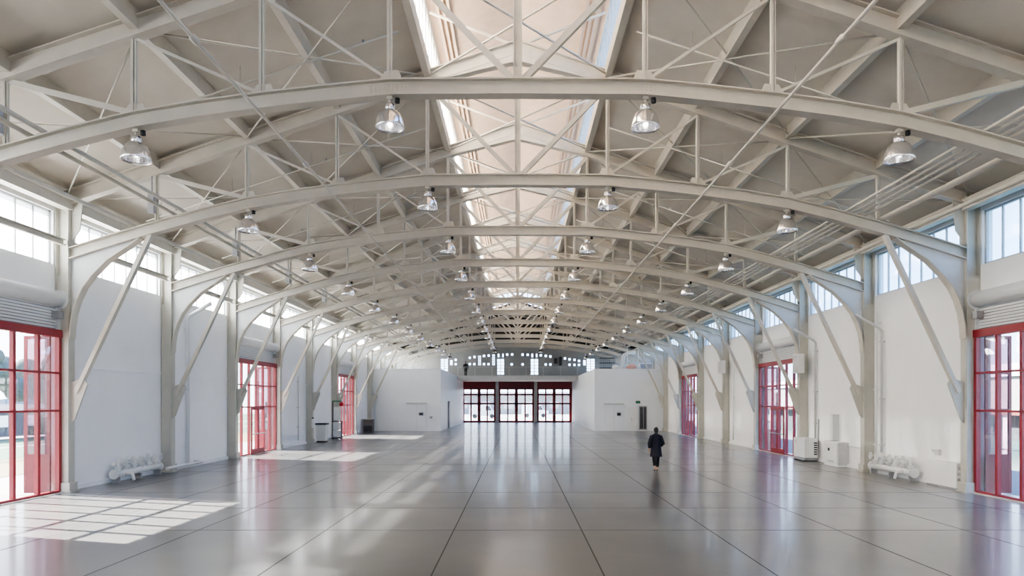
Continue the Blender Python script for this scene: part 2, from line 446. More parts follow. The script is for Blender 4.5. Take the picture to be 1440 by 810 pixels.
# ------------------------------------------------------------------ purlins, ties, pipes
PUR = [('near the ridge opening', 1), ('second from the ridge', 2), ('third from the ridge', 3), ('lowest, above the eave', 4)]
for s in (-1, 1):
    for txt, k in PUR:
        x = k * PAN; z = rz_(x)
        o = MB().box(s * x - .09, s * x + .09, 4, YM if k == 1 else YE, z - .22, z + GAP + .02).build('roof_purlin', RAFT)
        tag(o, 'long cream purlin under the %s roof slope, %s' % (SIDE[s], txt), 'purlin', 'roof purlins')
    # eave beam
    e = MB().box(s * 13.12, s * 13.5, 4, YE - .2, 8.62, 8.66).box(s * 13.14, s * 13.17, 4, YE - .2, 8.36, 8.62).box(s * 13.12, s * 13.4, 4, YE - .2, 8.33, 8.36).build('eave_beam', STEEL)
    tag(e, 'long cream eave beam along the top of the %s wall columns' % SIDE[s], 'beam')
    # long tie rod under the chords
    t = thing('tie_rod', (s * 5.36, 5, 8.69), 'long thin cream tie rod running under the %s side of the trusses' % SIDE[s], 'tie rod')
    MB().tube([(0, 0, 0), (0, 74.5, 0)], .032, 8).build('rod', STEEL, t)
    for k in range(-1, 11): MB().lathe([(.035, 0), (.06, .05), (.06, .22), (.035, .27)], (0, D(k) - 5 + 2.9, 0), 8, 'y').build('coupler', STEEL, t)
# roof cross bracing
for n in range(0, NT - 1):
    y0, y1 = D(n) + .1, D(n + 1) - .1
    for s, xa, xb, nm in ((-1, 8, 2.667, 'upper left roof slope'), (-1, 13.3, 8, 'lower left roof slope'), (1, 2.667, 8, 'upper right roof slope'),
                          (1, 8, 13.3, 'lower right roof slope'), (0, -2.667, 2.667, 'across the roof monitor')):
        if s == 0:
            if n >= 10: continue
            A, B = -2.667, 2.667; za = zb = rz_(2.667) - .15
        else:
            A, B = s * xa, s * xb; za, zb = rz_(xa) - .18, rz_(xb) - .18
        r = thing('cross_brace', ((A + B) / 2, (y0 + y1) / 2, 0), 'crossed cream tie rods, %s, %s bay from the camera' % (nm, ORD[n]), 'cross brace', 'roof cross bracing')
        ox, oy = (A + B) / 2, (y0 + y1) / 2; rr = .03 if s == 0 else .024
        MB().tube([(A - ox, y0 - oy, za), (B - ox, y1 - oy, zb)], rr, 6).build('rod', STEEL, r)
        MB().tube([(A - ox, y1 - oy, za - .05), (B - ox, y0 - oy, zb - .05)], rr, 6).build('rod', STEEL, r)
# sprinkler pipes
for n in range(-1, 11):
    y = D(n) + S * .5
    for s in (-1, 1):
        r = thing('sprinkler_pipe', (0, y, 0), 'thin sprinkler pipe with small heads under the %s roof slope, %s from the camera' % (SIDE[s], ORD[n + 1]), 'sprinkler pipe', 'roof sprinkler pipes')
        MB().tube([(s * 3.0, 0, rz_(3.0) - .32), (s * 12.6, 0, rz_(12.6) - .32)], .022, 6).build('pipe', STEEL, r)
        for x in (3.9, 6.5, 9.2, 11.6):
            z = rz_(x) - .32; MB().lathe([(.012, .03), (.03, .06), (.03, .10), (.01, .12)], (s * x, 0, z - .02), 6).build('sprinkler_head', GREY, r)
            MB().bar((s * (x + .5), 0, rz_(x + .5) - .32), (s * (x + .5), 0, rz_(x + .5) + GAP), .015).build('drop_rod', STEEL, r)
# pipe runs on the chords near the eaves
def run(x, z, r, lab, y0=4, y1=80):
    o = MB().tube([(x, y0, z), (x, y1, z)], r, 8).build('service_pipe', STEEL); tag(o, lab, 'pipe', 'service pipes under the eaves')
pos = ['innermost', 'second', 'third', 'fourth']
for i in range(4):
    run(9.78 + i * .19, 8.36 - i * .045, .035, 'thin cream service pipe on the right truss chords, %s of four' % pos[i])
run(10.82, 8.10, .085, 'thick cream service pipe beside the bundle on the right truss chords')
run(11.75, 7.86, .065, 'cream service pipe on the right truss chords nearest the right wall')
for i, (x, z) in enumerate(((-9.9, 8.32), (-10.18, 8.24), (-11.5, 7.95))):
    run(x, z, .055, 'cream service pipe on the left truss chords, %s from the hall centre' % ORD[i])
# rail in front of the left clerestory, bay by bay
for n in range(0, 9):
    r = MB().box(-13.36, -13.26, D(n) + .16, D(n + 1) - .16, 7.26, 7.30).box(-13.36, -13.33, D(n) + .16, D(n + 1) - .16, 7.30, 7.42).box(-13.36, -13.26, D(n) + .16, D(n + 1) - .16, 7.42, 7.45).build('window_rail', STEEL)
    tag(r, 'horizontal cream steel rail across the left clerestory windows, %s bay from the camera' % ORD[n], 'rail', 'rails across the left clerestory')
# junction boxes on the outer hangers, left
for n in range(0, 5):
    z = chord_z(10.667) + .55
    r = thing('junction_box', (-10.75, D(n) - .14, z), 'grey electrical box strapped to the outer left hanger of the %s truss' % ORD[n], 'electrical box', 'boxes on the left hangers')
    MB().box(-.09, .09, -.08, .06, 0, .55).build('case', GREY, r, .01); MB().tube([(0, 0, .55), (0, 0, 1.1)], .025, 6).build('conduit', GREY, r)

# ------------------------------------------------------------------ high-bay lamps
lp = thing('pendant_lamp', (0, 0, 0), 'x', 'ceiling lamp', 'high bay lamps under the trusses')
MB().box(-.05, .05, -.05, .05, -.06, 0).tube([(0, 0, -.05), (0, 0, -.14)], .025, 8).build('mount', STEEL, lp)
MB().lathe([(.03, -.12), (.085, -.14), (.095, -.2), (.085, -.26), (.06, -.28)], n=14).build('ballast_housing', CHROME, lp)
MB().lathe([(.075, -.25), (.13, -.27), (.19, -.33), (.235, -.43), (.255, -.55), (.262, -.60), (.255, -.605), (.245, -.55), (.225, -.44), (.18, -.345), (.12, -.285), (.075, -.265)], n=24).build('reflector', CHROME, lp)
MB().lathe([(.03, -.28), (.04, -.34), (.06, -.40), (.06, -.46), (.03, -.52), (.0, -.53)], n=12).build('bulb', BULB, lp)
MB().lathe([(.0, -.03), (.045, -.04), (.045, -.13), (.0, -.14)], (.14, -.03, 0), 10).build('sensor', BLACK, lp)
MB().bar((.02, 0, -.02), (.14, 0, -.03), .025).build('sensor_arm', STEEL, lp)
lnames = {-1: {3: 'far left', 1: 'inner left'}, 1: {1: 'inner right', 3: 'far right'}}
first = True; lp.scale = (1.15, 1.15, 1.08)
for n in range(NT):
    for s in (-1, 1):
        for k in (3, 1):
            x = s * (k * PAN + (.0 if k == 1 else -.04)); loc = (x, D(n), chord_z(x))
            lab = 'shiny bell-shaped lamp hanging from the %s truss, %s of its row of four' % (ORD[n], lnames[s][k])
            if first: lp.location = loc; lp['label'] = lab; first = False
            else: dup(lp, loc, lab)

# ------------------------------------------------------------------ big red glazed doors
dn = [0]
def glazed_door(s, n, leaf):
    a, b = door_span(n); dn[0] += 1; x = s * 13.46; mb = MB()
    def bx(y0, y1, z0, z1, d=.06): mb.box(x - d, x + d, y0, y1, z0, z1)
    bx(a, b, DH - .22, DH, .09); bx(a, b, 0, .09, .07); bx(a, a + .11, 0, DH); bx(b - .11, b, 0, DH)
    w = (b - a)
    for i in range(1, 6):
        y = a + w * i / 6; bx(y - .05, y + .05, .09, DH - .22, .055)
    for z in (2.42, 3.52): bx(a, b, z - .03, z + .03, .05)
    o = struct(mb.build('door_%d' % dn[0], RED))
    MB().box(x - .008, x + .008, a + .08, b - .08, .07, DH - .2).build('glass_pane', GLASS, o)
    if leaf:
        y0, y1 = a + w * 2 / 6 + .04, a + w * 4 / 6 - .04
        for q0, q1 in ((y0, (y0 + y1) / 2 - .005), ((y0 + y1) / 2 + .005, y1)):
            m = MB(); xx = x - s * .10
            m.box(xx - .03, xx + .03, q0, q0 + .11, .03, 2.4).box(xx - .03, xx + .03, q1 - .11, q1, .03, 2.4).box(xx - .03, xx + .03, q0 + .11, q1 - .11, .03, .30).box(xx - .03, xx + .03, q0 + .11, q1 - .11, 2.27, 2.4)
            l = m.build('door_leaf', RED, o)
            MB().box(xx - s * .07 - .025, xx - s * .07 + .025, q0 + .06, q1 - .06, 1.03, 1.08).build('panic_bar', GREY, l)
    # outer leaf folded back outside, at the far jamb
    m = MB(); x0, x1 = s * 13.62, s * 14.38; y = b - .16
    m.box(x0, x0 + s * .08, y - .03, y + .03, .02, 4.6).box(x1 - s * .08, x1, y - .03, y + .03, .02, 4.6)
    for z0, z1 in ((.02, 1.15), (2.38, 2.48), (3.48, 3.58), (4.5, 4.6)): m.box(x0, x1, y - .025, y + .025, z0, z1)
    l = m.build('outer_leaf', REDL, o)
    MB().box(x0, x1, y - .004, y + .004, 1.15, 4.5).build('leaf_glass', GLASST, l)
    # threshold
    MB().box(s * 13.3, s * 13.95, a, b, .0, .03).build('threshold', CONC, o)
    return o
for s in (-1, 1):
    for n in DOORB[s]: glazed_door(s, n, n in (3,))

# rolling shutters over the doors
def shutter(s, n, lab):
    a, b = door_span(n)
    r = thing('rolling_shutter', (s * 13.5, (a + b) / 2, 4.8), lab, 'shutter', 'rolling shutters over the side doors')
    h = (b - a) / 2; mb = MB()
    rad = .23
    mb.lathe([(rad, -h + .05), (rad, h - .05)], (s * -.02, 0, .88), 20, 'y'); mb.build('housing', SHUT, r)
    mb = MB()
    for sg in (-1, 1): mb.lathe([(.28, sg * h - .03), (.28, sg * h + .03)], (s * -.02, 0, .88), 20, 'y')
    mb.build('end_plate', SHUT, r)
    mb = MB()
    for i in range(9): mb.box(s * .02, s * .07, -h, h, .03 + i * .085, .03 + i * .085 + .062)
    mb.build('curtain', SHUT, r); MB().box(s * .05, s * .08, -h, h, 0, .82).build('slat_gap_shade', SLATG, r)  # grey sheet behind the slats paints the shade in their gaps
    mb = MB()
    for sg in (-1, 1): mb.box(s * -.06, s * .1, sg * h - .05, sg * h + .05, 0, .75)
    mb.build('guide', SHUT, r)
    MB().box(s * -.2, s * 0, h - .28, h - .06, .3, .52).build('motor', GREY, r)
for s in (-1, 1):
    for n, t in ((0, 'nearest'), (3, 'second'), (6, 'third')):
        shutter(s, n, 'white rolling shutter drum above the %s red door on the %s wall' % (t, SIDE[s]))

# wall ledge on the left wall
k = 2
for n in (1, 2, 4, 5, 7, 8):
    struct(MB().box(-13.6, -13.55, D(n) + .2, D(n + 1) - .2, 3.72, 3.80).build('trim_%d' % k, WALL)); k += 1
for s in (-1, 1):
    mb = MB()
    for n in range(-3, 12):
        if n in DOORB[s]: continue
        mb.box(s * 13.6, s * 13.52, D(n) + .22, D(n + 1) - .22, 0, .14)
    struct(mb.build('baseboard_' + SIDE[s], WALL if s < 0 else WALLR))

# ------------------------------------------------------------------ far end: partition rooms, mezzanine, end wall
YF = 62.6; BH = 5.70
for s in (-1, 1):
    xi = 7.05
    mb = MB()
    dh = [(s * 9.9 - .0, s * 9.9 + .01, 0, .01)]
    mb.box(s * xi, s * 13.6, YF, YF + .2, 0, BH)                     # front
    mb.box(s * xi, s * (xi + .2), YF + .2, 88.6, 0, BH)              # side
    mb.box(s * (xi + .2), s * 13.6, YF + .2, 88.6, BH - .2, BH)      # top
    mb.box(s * xi, s * 13.6, YF - .02, YF, 0, .16)
    struct(mb.build('wall_room_' + SIDE[s], BOXW))
def flush_door(x0, x1, h, y, name, m, lintel=True, handle=None):
    o = struct(MB().box(x0, x1, y - .06, y, 0, h).build(name, m))
    if lintel: MB().box(x0 - .1, x1 + .1, y - .14, y, h + .02, h + .16).build('lintel', LGREY, o)
    MB().box((x0 + x1) / 2 - .006, (x0 + x1) / 2 + .006, y - .064, y - .06, 0, h).build('leaf_gap', GREY, o)
    return o
YD = YF - .02
def pxX(px, Y): return (px - 728) * Y / 960
def pyZ(py, Y): return 2.68 + (565 - py) * Y / 960
dn[0] += 1; o = flush_door(pxX(573, YF), pxX(599, YF), 2.45, YD, 'door_%d' % dn[0], BOXW)
dn[0] += 1; o = flush_door(pxX(851, YF), pxX(876, YF), 2.4, YD, 'door_%d' % dn[0], BOXW)
dn[0] += 1; o = struct(MB().box(pxX(884, YF), pxX(896, YF), YD - .05, YD, .2, 2.2).build('door_%d' % dn[0], WHITE))
MB().box(pxX(888, YF), pxX(888.6, YF), YD - .09, YD - .05, .95, 1.2).build('door_handle', GREY, o)
dn[0] += 1; o = struct(MB().box(pxX(898.5, YF), pxX(909.5, YF), YD - .05, YD, .1, 2.3).build('door_%d' % dn[0], GREY))
MB().box(pxX(899.7, YF), pxX(904.2, YF), YD - .055, YD - .05, .2, 2.2).box(pxX(905.2, YF), pxX(908.5, YF), YD - .055, YD - .05, .2, 2.2).build('door_panel', DARK, o)
dn[0] += 1; yy = 70; o = struct(MB().box(-7.05, -6.99, 68.9, 70.5, 0, 2.75).build('door_%d' % dn[0], DARK))  # dark panel stands in for the darkness of an open recess
def small(name, x0, x1, y0, y1, z0, z1, m, lab, cat, bevel=.01):
    return tag(MB().box(x0, x1, y0, y1, z0, z1).build(name, m, None, bevel), lab, cat)
def wall_plate(px0, px1, py0, py1, lab, nm='alarm_box', m=DARK, cat='alarm box'):
    return small(nm, pxX(px0, YF), pxX(px1, YF), YD - .16, YD - .0, pyZ(py1, YF), pyZ(py0, YF), m, lab, cat)
wall_plate(589.5, 595, 580.5, 584, 'small dark box on the white left room front, by its door')
wall_plate(604.5, 608, 585.5, 588.5, 'small grey box on the white left room front near the corner', 'switch_box', GREY, 'switch box')
wall_plate(867.5, 872.5, 580.5, 584.5, 'small dark box on the white right room front, by its door')
es = thing('exit_sign', (pxX(897, YF), YD, pyZ(565.5, YF)), 'small dark green sign above the grey door of the right white room', 'sign')
MB().box(-.2, .2, -.08, 0, -.12, .12).build('case', BLACK, es, .01); MB().box(-.17, .17, -.085, -.08, -.09, .09).build('face', GREEN, es)

# mezzanine
YS = 79.8
struct(MB().box(-7.25, 7.25, YS, 88.6, 5.28, 5.68).build('floor_mezzanine', GREYW))
struct(MB().box(-7.25, 7.25, YS - .08, YS, 5.22, 5.72).build('trim_20', LGREY))
for i, x in enumerate((-2.65, 2.32)):
    p = thing('square_post', (x, 88.1, 0), 'grey square post between the far red doors, %s of the middle door' % ('left', 'right')[i], 'post', 'posts at the far doors')
    MB().box(-.2, .2, -.2, .2, 0, 5.28).build('shaft', LGREY, p); MB().box(-.26, .26, -.26, .26, 0, .18).build('foot', LGREY, p)
rl = thing('balcony_railing', (0, YS + .1, 5.68), 'thin grey railing along the edge of the far mezzanine', 'railing')
for i in range(8):
    x = -7.0 + i * 2.0; MB().box(x - .03, x + .03, -.03, .03, 0, 1.08).build('post', LGREY, rl)
MB().box(-7.0, 7.0, -.03, .03, 1.05, 1.1).build('top_rail', LGREY, rl)
for z in (.25, .45, .65, .85): MB().tube([(-7, 0, z), (7, 0, z)], .008, 6).build('cable', GREY, rl)

# far doors
YW = 88.6
spans = [(-7.12, -2.9), (-2.42, 2.08), (2.56, 6.9)]
mb = MB(); wall_cells(mb, 'y', YW, YW + .3, -7.3, 7.3, 0, 5.3, [(a, b, 0, 4.95) for a, b in spans]); struct(mb.build('wall_far_lower', REDD))
mb = MB(); mb.box(-13.9, -7.05, YW, YW + .3, 0, 5.7).box(7.05, 13.9, YW, YW + .3, 0, 5.7); struct(mb.build('wall_far_sides', GREYW))
for a, b in spans:
    dn[0] += 1; mb = MB(); y0, y1 = YW + .02, YW + .2
    mb.box(a, b, y0, y1, 4.25, 5.0).box(a, a + .2, y0, y1, 0, 4.3).box(b - .2, b, y0, y1, 0, 4.3).box(a, b, y0, y1, 0, .22)
    for z in (3.62, 2.44): mb.box(a, b, y0, y1, z - .11, z + .11)
    w = (b - a) / 4
    for i, t in ((1, .09), (2, .2), (3, .09)): mb.box(a + w * i - t, a + w * i + t, y0, y1, .2, 4.3)
    o = struct(mb.build('door_%d' % dn[0], REDD))
    MB().box(a + .1, b - .1, YW + .1, YW + .11, .1, 4.3).build('glass_pane', GLASS, o)
    for sg in (-1, 1):
        MB().box((a + b) / 2 + sg * .12 - .02, (a + b) / 2 + sg * .12 + .02, YW - .06, YW + .02, .9, 1.4).build('door_handle', GREY, o)

# upper gable wall with small square windows
YU = 86.0
sq = []
def W(px0, px1, py0, py1): sq.append((pxX(px0, YU), pxX(px1, YU), pyZ(py1, YU), pyZ(py0, YU)))
for px, py in ((640.7, 506), (660.5, 503), (667.2, 502), (680.6, 500.4), (687.3, 500), (713.2, 498.6), (720.2, 498.4), (735, 498.6), (742, 498.8), (760.5, 499.6), (767.5, 500.5), (774, 501.3),
               (794.6, 504), (801, 505.3), (808, 506), (814.4, 507.5), (640.7, 512), (660.6, 512), (667, 512), (680.6, 512), (687, 512), (719.6, 512.4), (735, 512.4), (767.5, 512.5), (774, 512.5),
               (801, 512.8), (808, 513), (814.4, 513)):
    h = 1.8; W(px - h, px + h, py - h, py + h)
for a in ((672.3, 676.3, 500, 513.8), (692, 696, 498, 513.8), (632.5, 636.5, 506, 513.6), (747, 750, 497, 502.5), (753.5, 756, 497, 502.5), (699.6, 702.4, 497, 502.5), (706, 708.6, 497, 502.5), (820, 824, 506, 514)): W(*a)
for a in ((699, 709, 504.6, 527), (746.2, 757, 504.6, 527), (619.5, 630, 504.5, 522), (825, 836.5, 504.5, 522)): W(*a)
mb = MB(); wall_cells(mb, 'y', YU, YU + .25, -13.9, 13.9, 5.28, 9.3, sq)
struct(mb.build('wall_far_gable', GREYW))
mb = MB(); arc = [(-13.9, 8.95), (-13.9, 9.0)]
top = [(-13.9, 9.3)] + [(x, min(10.15, 9.3 + .85 * (1 - (x / 10.5) ** 2))) for x in (-10, -8, -6, -4, -2, 0, 2, 4, 6, 8, 10)] + [(13.9, 9.3)]
mb.prism([(13.9, 9.3), (-13.9, 9.3)] + top[1:-1], 'y', YU, YU + .25); struct(mb.build('wall_far_crown', GREYW))
mb = MB(); mb.prism([(-13.9, 9.05), (13.9, 9.05), (0, 13.6)], 'y', YU + .25, YU + .4); struct(mb.build('wall_far_top', DECKD))  # dark sheet stands in for the dark roof void above the crown
for a, b, c, d in sq:
    wn_[0] += 1; mb = MB(); t = .03
    mb.box(a, a + t, YU + .1, YU + .16, c, d).box(b - t, b, YU + .1, YU + .16, c, d).box(a, b, YU + .1, YU + .16, c, c + t).box(a, b, YU + .1, YU + .16, d - t, d)
    if d - c > 1.2:
        for i in range(1, 5): z = c + (d - c) * i / 5; mb.box(a, b, YU + .1, YU + .16, z - .03, z + .03)
        xm = (a + b) / 2; mb.box(xm - .04, xm + .04, YU + .1, YU + .16, c, d)
    o = struct(mb.build('window_%d' % wn_[0], MUNT)); MB().box(a, b, YU + .12, YU + .13, c, d).build('glass_pane', GLASSR, o)
for i, (px0, px1, py0, py1) in enumerate(((779, 783.2, 504, 511.5), (786.2, 789.6, 502, 513.8))):
    r = thing('loudspeaker', (pxX((px0 + px1) / 2, YU), YU, pyZ(py1, YU)), ('squat', 'tall')[i] + ' black loudspeaker box on the grey gable wall above the mezzanine', 'loudspeaker', 'black boxes on the gable')
    w = pxX(px1, YU) - pxX(px0, YU); h = pyZ(py0, YU) - pyZ(py1, YU)
    MB().box(-w / 2, w / 2, -.32, 0, 0, h).build('case', BLACK, r, .02); MB().box(-w * .42, w * .42, -.335, -.32, h * .06, h * .94).build('grille', DARK, r)

# clutter on top of the right room
cg = thing('storage_cage', (pxX(853, 64.5), 64.5, BH), 'dark open mesh cage standing on top of the right white room', 'cage')
mb = MB()
for x in (-.75, .75):
    for y in (-.4, .4): MB().box(x - .03, x + .03, y - .03, y + .03, 0, 1.1).build('post', GREY, cg)
for z in (.15, .62, 1.08): mb.box(-.75, .75, -.42, -.39, z, z + .04).box(-.75, .75, .39, .42, z, z + .04)
for i in range(9): mb.box(-.72 + i * .18 - .008, -.72 + i * .18 + .008, -.41, -.40, .15, 1.1).box(-.72 + i * .18 - .008, -.72 + i * .18 + .008, .40, .41, .15, 1.1)
mb.build('mesh_panel', DARK, cg)
for i, px in enumerate((882, 897.5)):
    p = thing('tripod_stand', (pxX(px, 63.6), 63.6, BH), 'tall thin white stand on top of the right white room, %s of two' % ('left', 'right')[i], 'stand', 'white stands on the right room')
    MB().tube([(0, 0, .3), (0, 0, 2.0)], .035, 8).build('pole', WHITE, p)
    for a in range(3): MB().tube([(0, 0, .45), (.35 * math.cos(a * 2.1), .35 * math.sin(a * 2.1), 0)], .02, 6).build('leg', WHITE, p)
b = MB(); b.ball((0, 0, .22), .34, 14, 10, (1.1, .8, .7)); b.ball((.3, .05, .18), .25, 12, 8, (1.1, .8, .7)); o = b.build('cloth_bundle', WHITE); o.location = (pxX(866, 63.4), 63.4, BH - .02)
tag(o, 'white cloth bundle on top of the right white room beside the dark cage', 'bundle')
b = MB(); b.ball((0, 0, .25), .36, 14, 10, (1.2, .8, .75)); b.ball((-.35, .1, .15), .22, 12, 8); o = b.build('cloth_bundle', PINKC); o.location = (pxX(889, 63.1), 63.1, BH - .02)
tag(o, 'salmon pink bundle on top of the right white room between two white stands', 'bundle')
du = thing('air_duct', (pxX(876, 66), 66, BH), 'pale curved air duct rising from the top of the right white room', 'duct')
MB().tube([(0, 0, 0), (0, 0, 1.2), (.15, 0, 1.5), (.5, 0, 1.7), (1.2, 0, 1.75)], .17, 14).build('pipe', WHITE2, du)
MB().lathe([(.22, 0), (.22, .1)], n=16).build('collar', GREY, du)
ac = thing('air_handler', (pxX(908, 66.5), 66.5, BH), 'white boxy air unit on top of the right white room near the right wall', 'air unit')
MB().box(-.9, .9, -.5, .5, .12, 1.0).build('case', WHITE2, ac, .03); MB().box(-.8, .8, -.52, -.5, .25, .85).build('grille', GREY, ac); MB().box(-.8, .8, -.4, .4, 0, .12).build('skid', GREY, ac); ac.scale = (.7, .7, .75)

# ------------------------------------------------------------------ things along the walls
def manifold(s, y0, y1, lab):
    r = thing('pipe_manifold', (s * 13.3, (y0 + y1) / 2, 0), lab, 'pipe manifold', 'white sprinkler manifolds on the floor')
    h = (y1 - y0) / 2
    MB().tube([(0, -h, .22), (0, h, .22)], .085, 10).build('header_pipe', WHITE, r)
    MB().tube([(s * .12, -h + .2, .46), (s * .12, h - .1, .46)], .05, 8).build('return_pipe', WHITE, r)
    rnd = random.Random(3)
    for i in range(6):
        y = -h + .25 + i * (2 * h - .5) / 5
        g = MB(); g.tube([(0, y, .22), (0, y, .58 + rnd.random() * .08)], .05, 8)
        g.lathe([(.095, .34), (.095, .37)], (0, y, 0), 10); g.lathe([(.095, .38), (.095, .41)], (0, y, 0), 10)
        ri = g.build('riser', WHITE, r)
        w = MB(); cz = .52; cx = -s * .16
        for k in range(12):
            a0, a1 = 2 * PI * k / 12, 2 * PI * (k + 1) / 12
            w.tube([(cx, y + .1 * math.cos(a0), cz + .1 * math.sin(a0)), (cx, y + .1 * math.cos(a1), cz + .1 * math.sin(a1))], .013, 6)
        for k in range(3):
            a = PI * k / 3; w.bar((cx, y - .1 * math.cos(a), cz - .1 * math.sin(a)), (cx, y + .1 * math.cos(a), cz + .1 * math.sin(a)), .012)
        w.tube([(cx, y, cz), (0, y, cz)], .018, 6); w.build('valve_wheel', WHITE2 if i % 2 else WHITE, ri)
    for y in (-h + .1, 0, h - .1): MB().box(-.1, .1, y - .04, y + .04, 0, .14).build('foot', GREY, r)
    for sg in (-1, 1): MB().lathe([(.13, sg * h - .03), (.13, sg * h + .03)], (0, 0, .22), 12, 'y').build('flange', WHITE, r)
    MB().tube([(0, -h + .5, .22), (-s * .25, -h + .5, .2), (-s * .3, -h + .5, .03)], .05, 8).build('drain_pipe', WHITE, r)
    r.scale = (1.25, 1, 1.3)
    return r
manifold(-1, 22.5, 25.3, 'cluster of white painted pipes and valve wheels on the floor at the left wall')
manifold(1, 22.9, 25.6, 'cluster of white painted pipes and valve wheels on the floor at the right wall')
o = MB().tube([(-13.05, 25.4, .2), (-13.05, 28.2, .2), (-13.42, 28.35, .2)], .06, 8).build('floor_pipe', WHITE); tag(o, 'white pipe along the floor past the second left column', 'pipe')
def vpipe(s, px, py0, zb, r, lab, bend=False, m=None, x=13.5):
    Y = x * 960 / (abs(px - 728)); zt = pyZ(py0, Y)
    pts = [(s * x, Y, zb), (s * x, Y, zt)]
    if bend: pts += [(s * (x - .1), Y, zt + .12), (s * (x - .95), Y, zt + .62)]
    p = thing('wall_pipe', (0, 0, 0), lab, 'pipe', 'vertical wall pipes')
    MB().tube(pts, r, 10).build('pipe', m or WALL, p)
    for z in (zb + .8, (zb + zt) / 2, zt - .4): MB().box(s * (x - r - .02), s * 13.6, Y - r - .02, Y + r + .02, z, z + .04).build('clamp', m or WALL, p)
vpipe(-1, 264, 448, .05, .075, 'white downpipe on the left wall between the second and third columns', True)
vpipe(-1, 419.5, 528, .3, .03, 'thin grey conduit on the left wall past the second red door', False, LGREY)
vpipe(1, 1240, 466, .25, .045, 'grey white pipe on the right wall just before the second column', True, LGREY)
vpipe(1, 1232, 440, .25, .05, 'white pipe on the right wall close behind the second column', False, WHITE, 13.42)
vpipe(1, 1146.5, 482, .9, .05, 'grey pipe on the right wall above the white floor unit', True, LGREY)
vpipe(1, 1031, 500, .3, .04, 'thin white pipe on the right wall beyond the second red door', False, WHITE)

def col_box(px, py0, py1, Y, lab, x=13.1):
    z0, z1 = pyZ(py1, Y), pyZ(py0, Y)
    r = thing('heater_box', (x, Y, z0), lab, 'wall box', 'white boxes on the right columns')
    MB().box(-.2, .12, -.3, .3, 0, z1 - z0).build('case', WHITE2, r, .02); MB().box(-.215, -.2, -.24, .24, .08, z1 - z0 - .08).build('grille', LGREY, r)
    MB().tube([(0, 0, z1 - z0), (0, 0, z1 - z0 + 1.0)], .025, 6).build('conduit', LGREY, r)
col_box(1132, 498, 525, 31.75, 'white rectangular box high on the third right column')
col_box(1020, 507, 525, 43.7, 'white rectangular box high on the fifth right column')

u = thing('floor_unit', (13.15, 31.2, 0), 'white boxy floor unit with dark side vent, in front of the third right column', 'floor unit')
MB().box(-.30, .30, -.62, .62, .16, 1.04).build('case', WHITE, u, .03)
MB().box(-.26, .34, -.56, .56, .04, .16).build('skid', GREY, u)
for k in range(6): MB().box(.12, .26, -.635, -.62, .30 + k * .1, .36 + k * .1).build('vent_slat', DARK, u)
MB().lathe([(.05, -.315), (.06, -.30)], (0, .35, .86), 12, 'x').build('badge', LGREY, u)
for y in (-.5, .5): MB().box(-.28, .3, y - .06, y + .06, 0, .05).build('foot', DARK, u)
MB().tube([(.36, -.2, .3), (.42, -.3, .6), (.42, -.4, 1.5), (.42, -.4, 1.9)], .035, 8).build('hose', GREY, u)
e = thing('electrical_cabinet', (13.36, 28.65, 0), 'white electrical cabinet low on the right wall, painted shading on its near end', 'cabinet')
MB().box(-.2, .24, -.62, .65, .06, 1.02).build('case', WHITE, e, .015)
MB().box(-.19, .23, -.635, -.62, .08, 1.0).build('end_shading', LGREY, e)  # shading of the cabinet's near side put in as a grey panel
d = MB().box(-.225, -.2, -.55, .58, .12, .97).build('door', WHITE, e, .008)
MB().box(-.26, -.225, .1, .2, .62, .74).build('handle', DARK, d)
MB().box(-.235, -.222, -.3, .25, .16, .24).build('louvre', LGREY, e)
MB().box(-.2, .24, -.62, .65, 0, .06).build('plinth', WALLR, e)
w = thing('cable_trunking', (13.47, 29.0, 1.03), 'grey vertical cable trunking on the right wall above the white electrical cabinet', 'cable trunking')
MB().box(-.14, .13, -.14, .14, 0, 1.12).build('channel', LGREY, w, .01); MB().box(-.155, -.14, -.11, .11, .03, 1.09).build('cover', WHITE2, w)
o = MB().tube([(13.52, 28.0, .88), (13.52, 26.6, .85)], .018, 6).build('wall_conduit', LGREY); tag(o, 'short horizontal conduit on the right wall beside the second column', 'conduit')
o = thing('outlet_box', (13.56, 22.0, 1.05), 'small grey outlet box on the right wall above the white convector', 'outlet')
MB().box(-.06, .04, -.1, .1, -.09, .09).build('case', LGREY, o, .01); MB().tube([(0, .1, 0), (0, .35, .05)], .02, 6).build('stub', LGREY, o)
cv = thing('convector', (13.42, 21.4, 0), 'low white convector cabinet on the right wall beside the nearest red door', 'heater')
MB().box(-.12, .17, -.7, .8, .05, .80).build('case', WALLR, cv, .015)
mb = MB()
for i in range(4): mb.box(-.1, .15, -.73, -.7, .1 + i * .17, .19 + i * .17)
mb.build('end_grille', LGREY, cv); MB().box(-.12, .17, -.7, .8, 0, .05).build('plinth', GREY, cv)

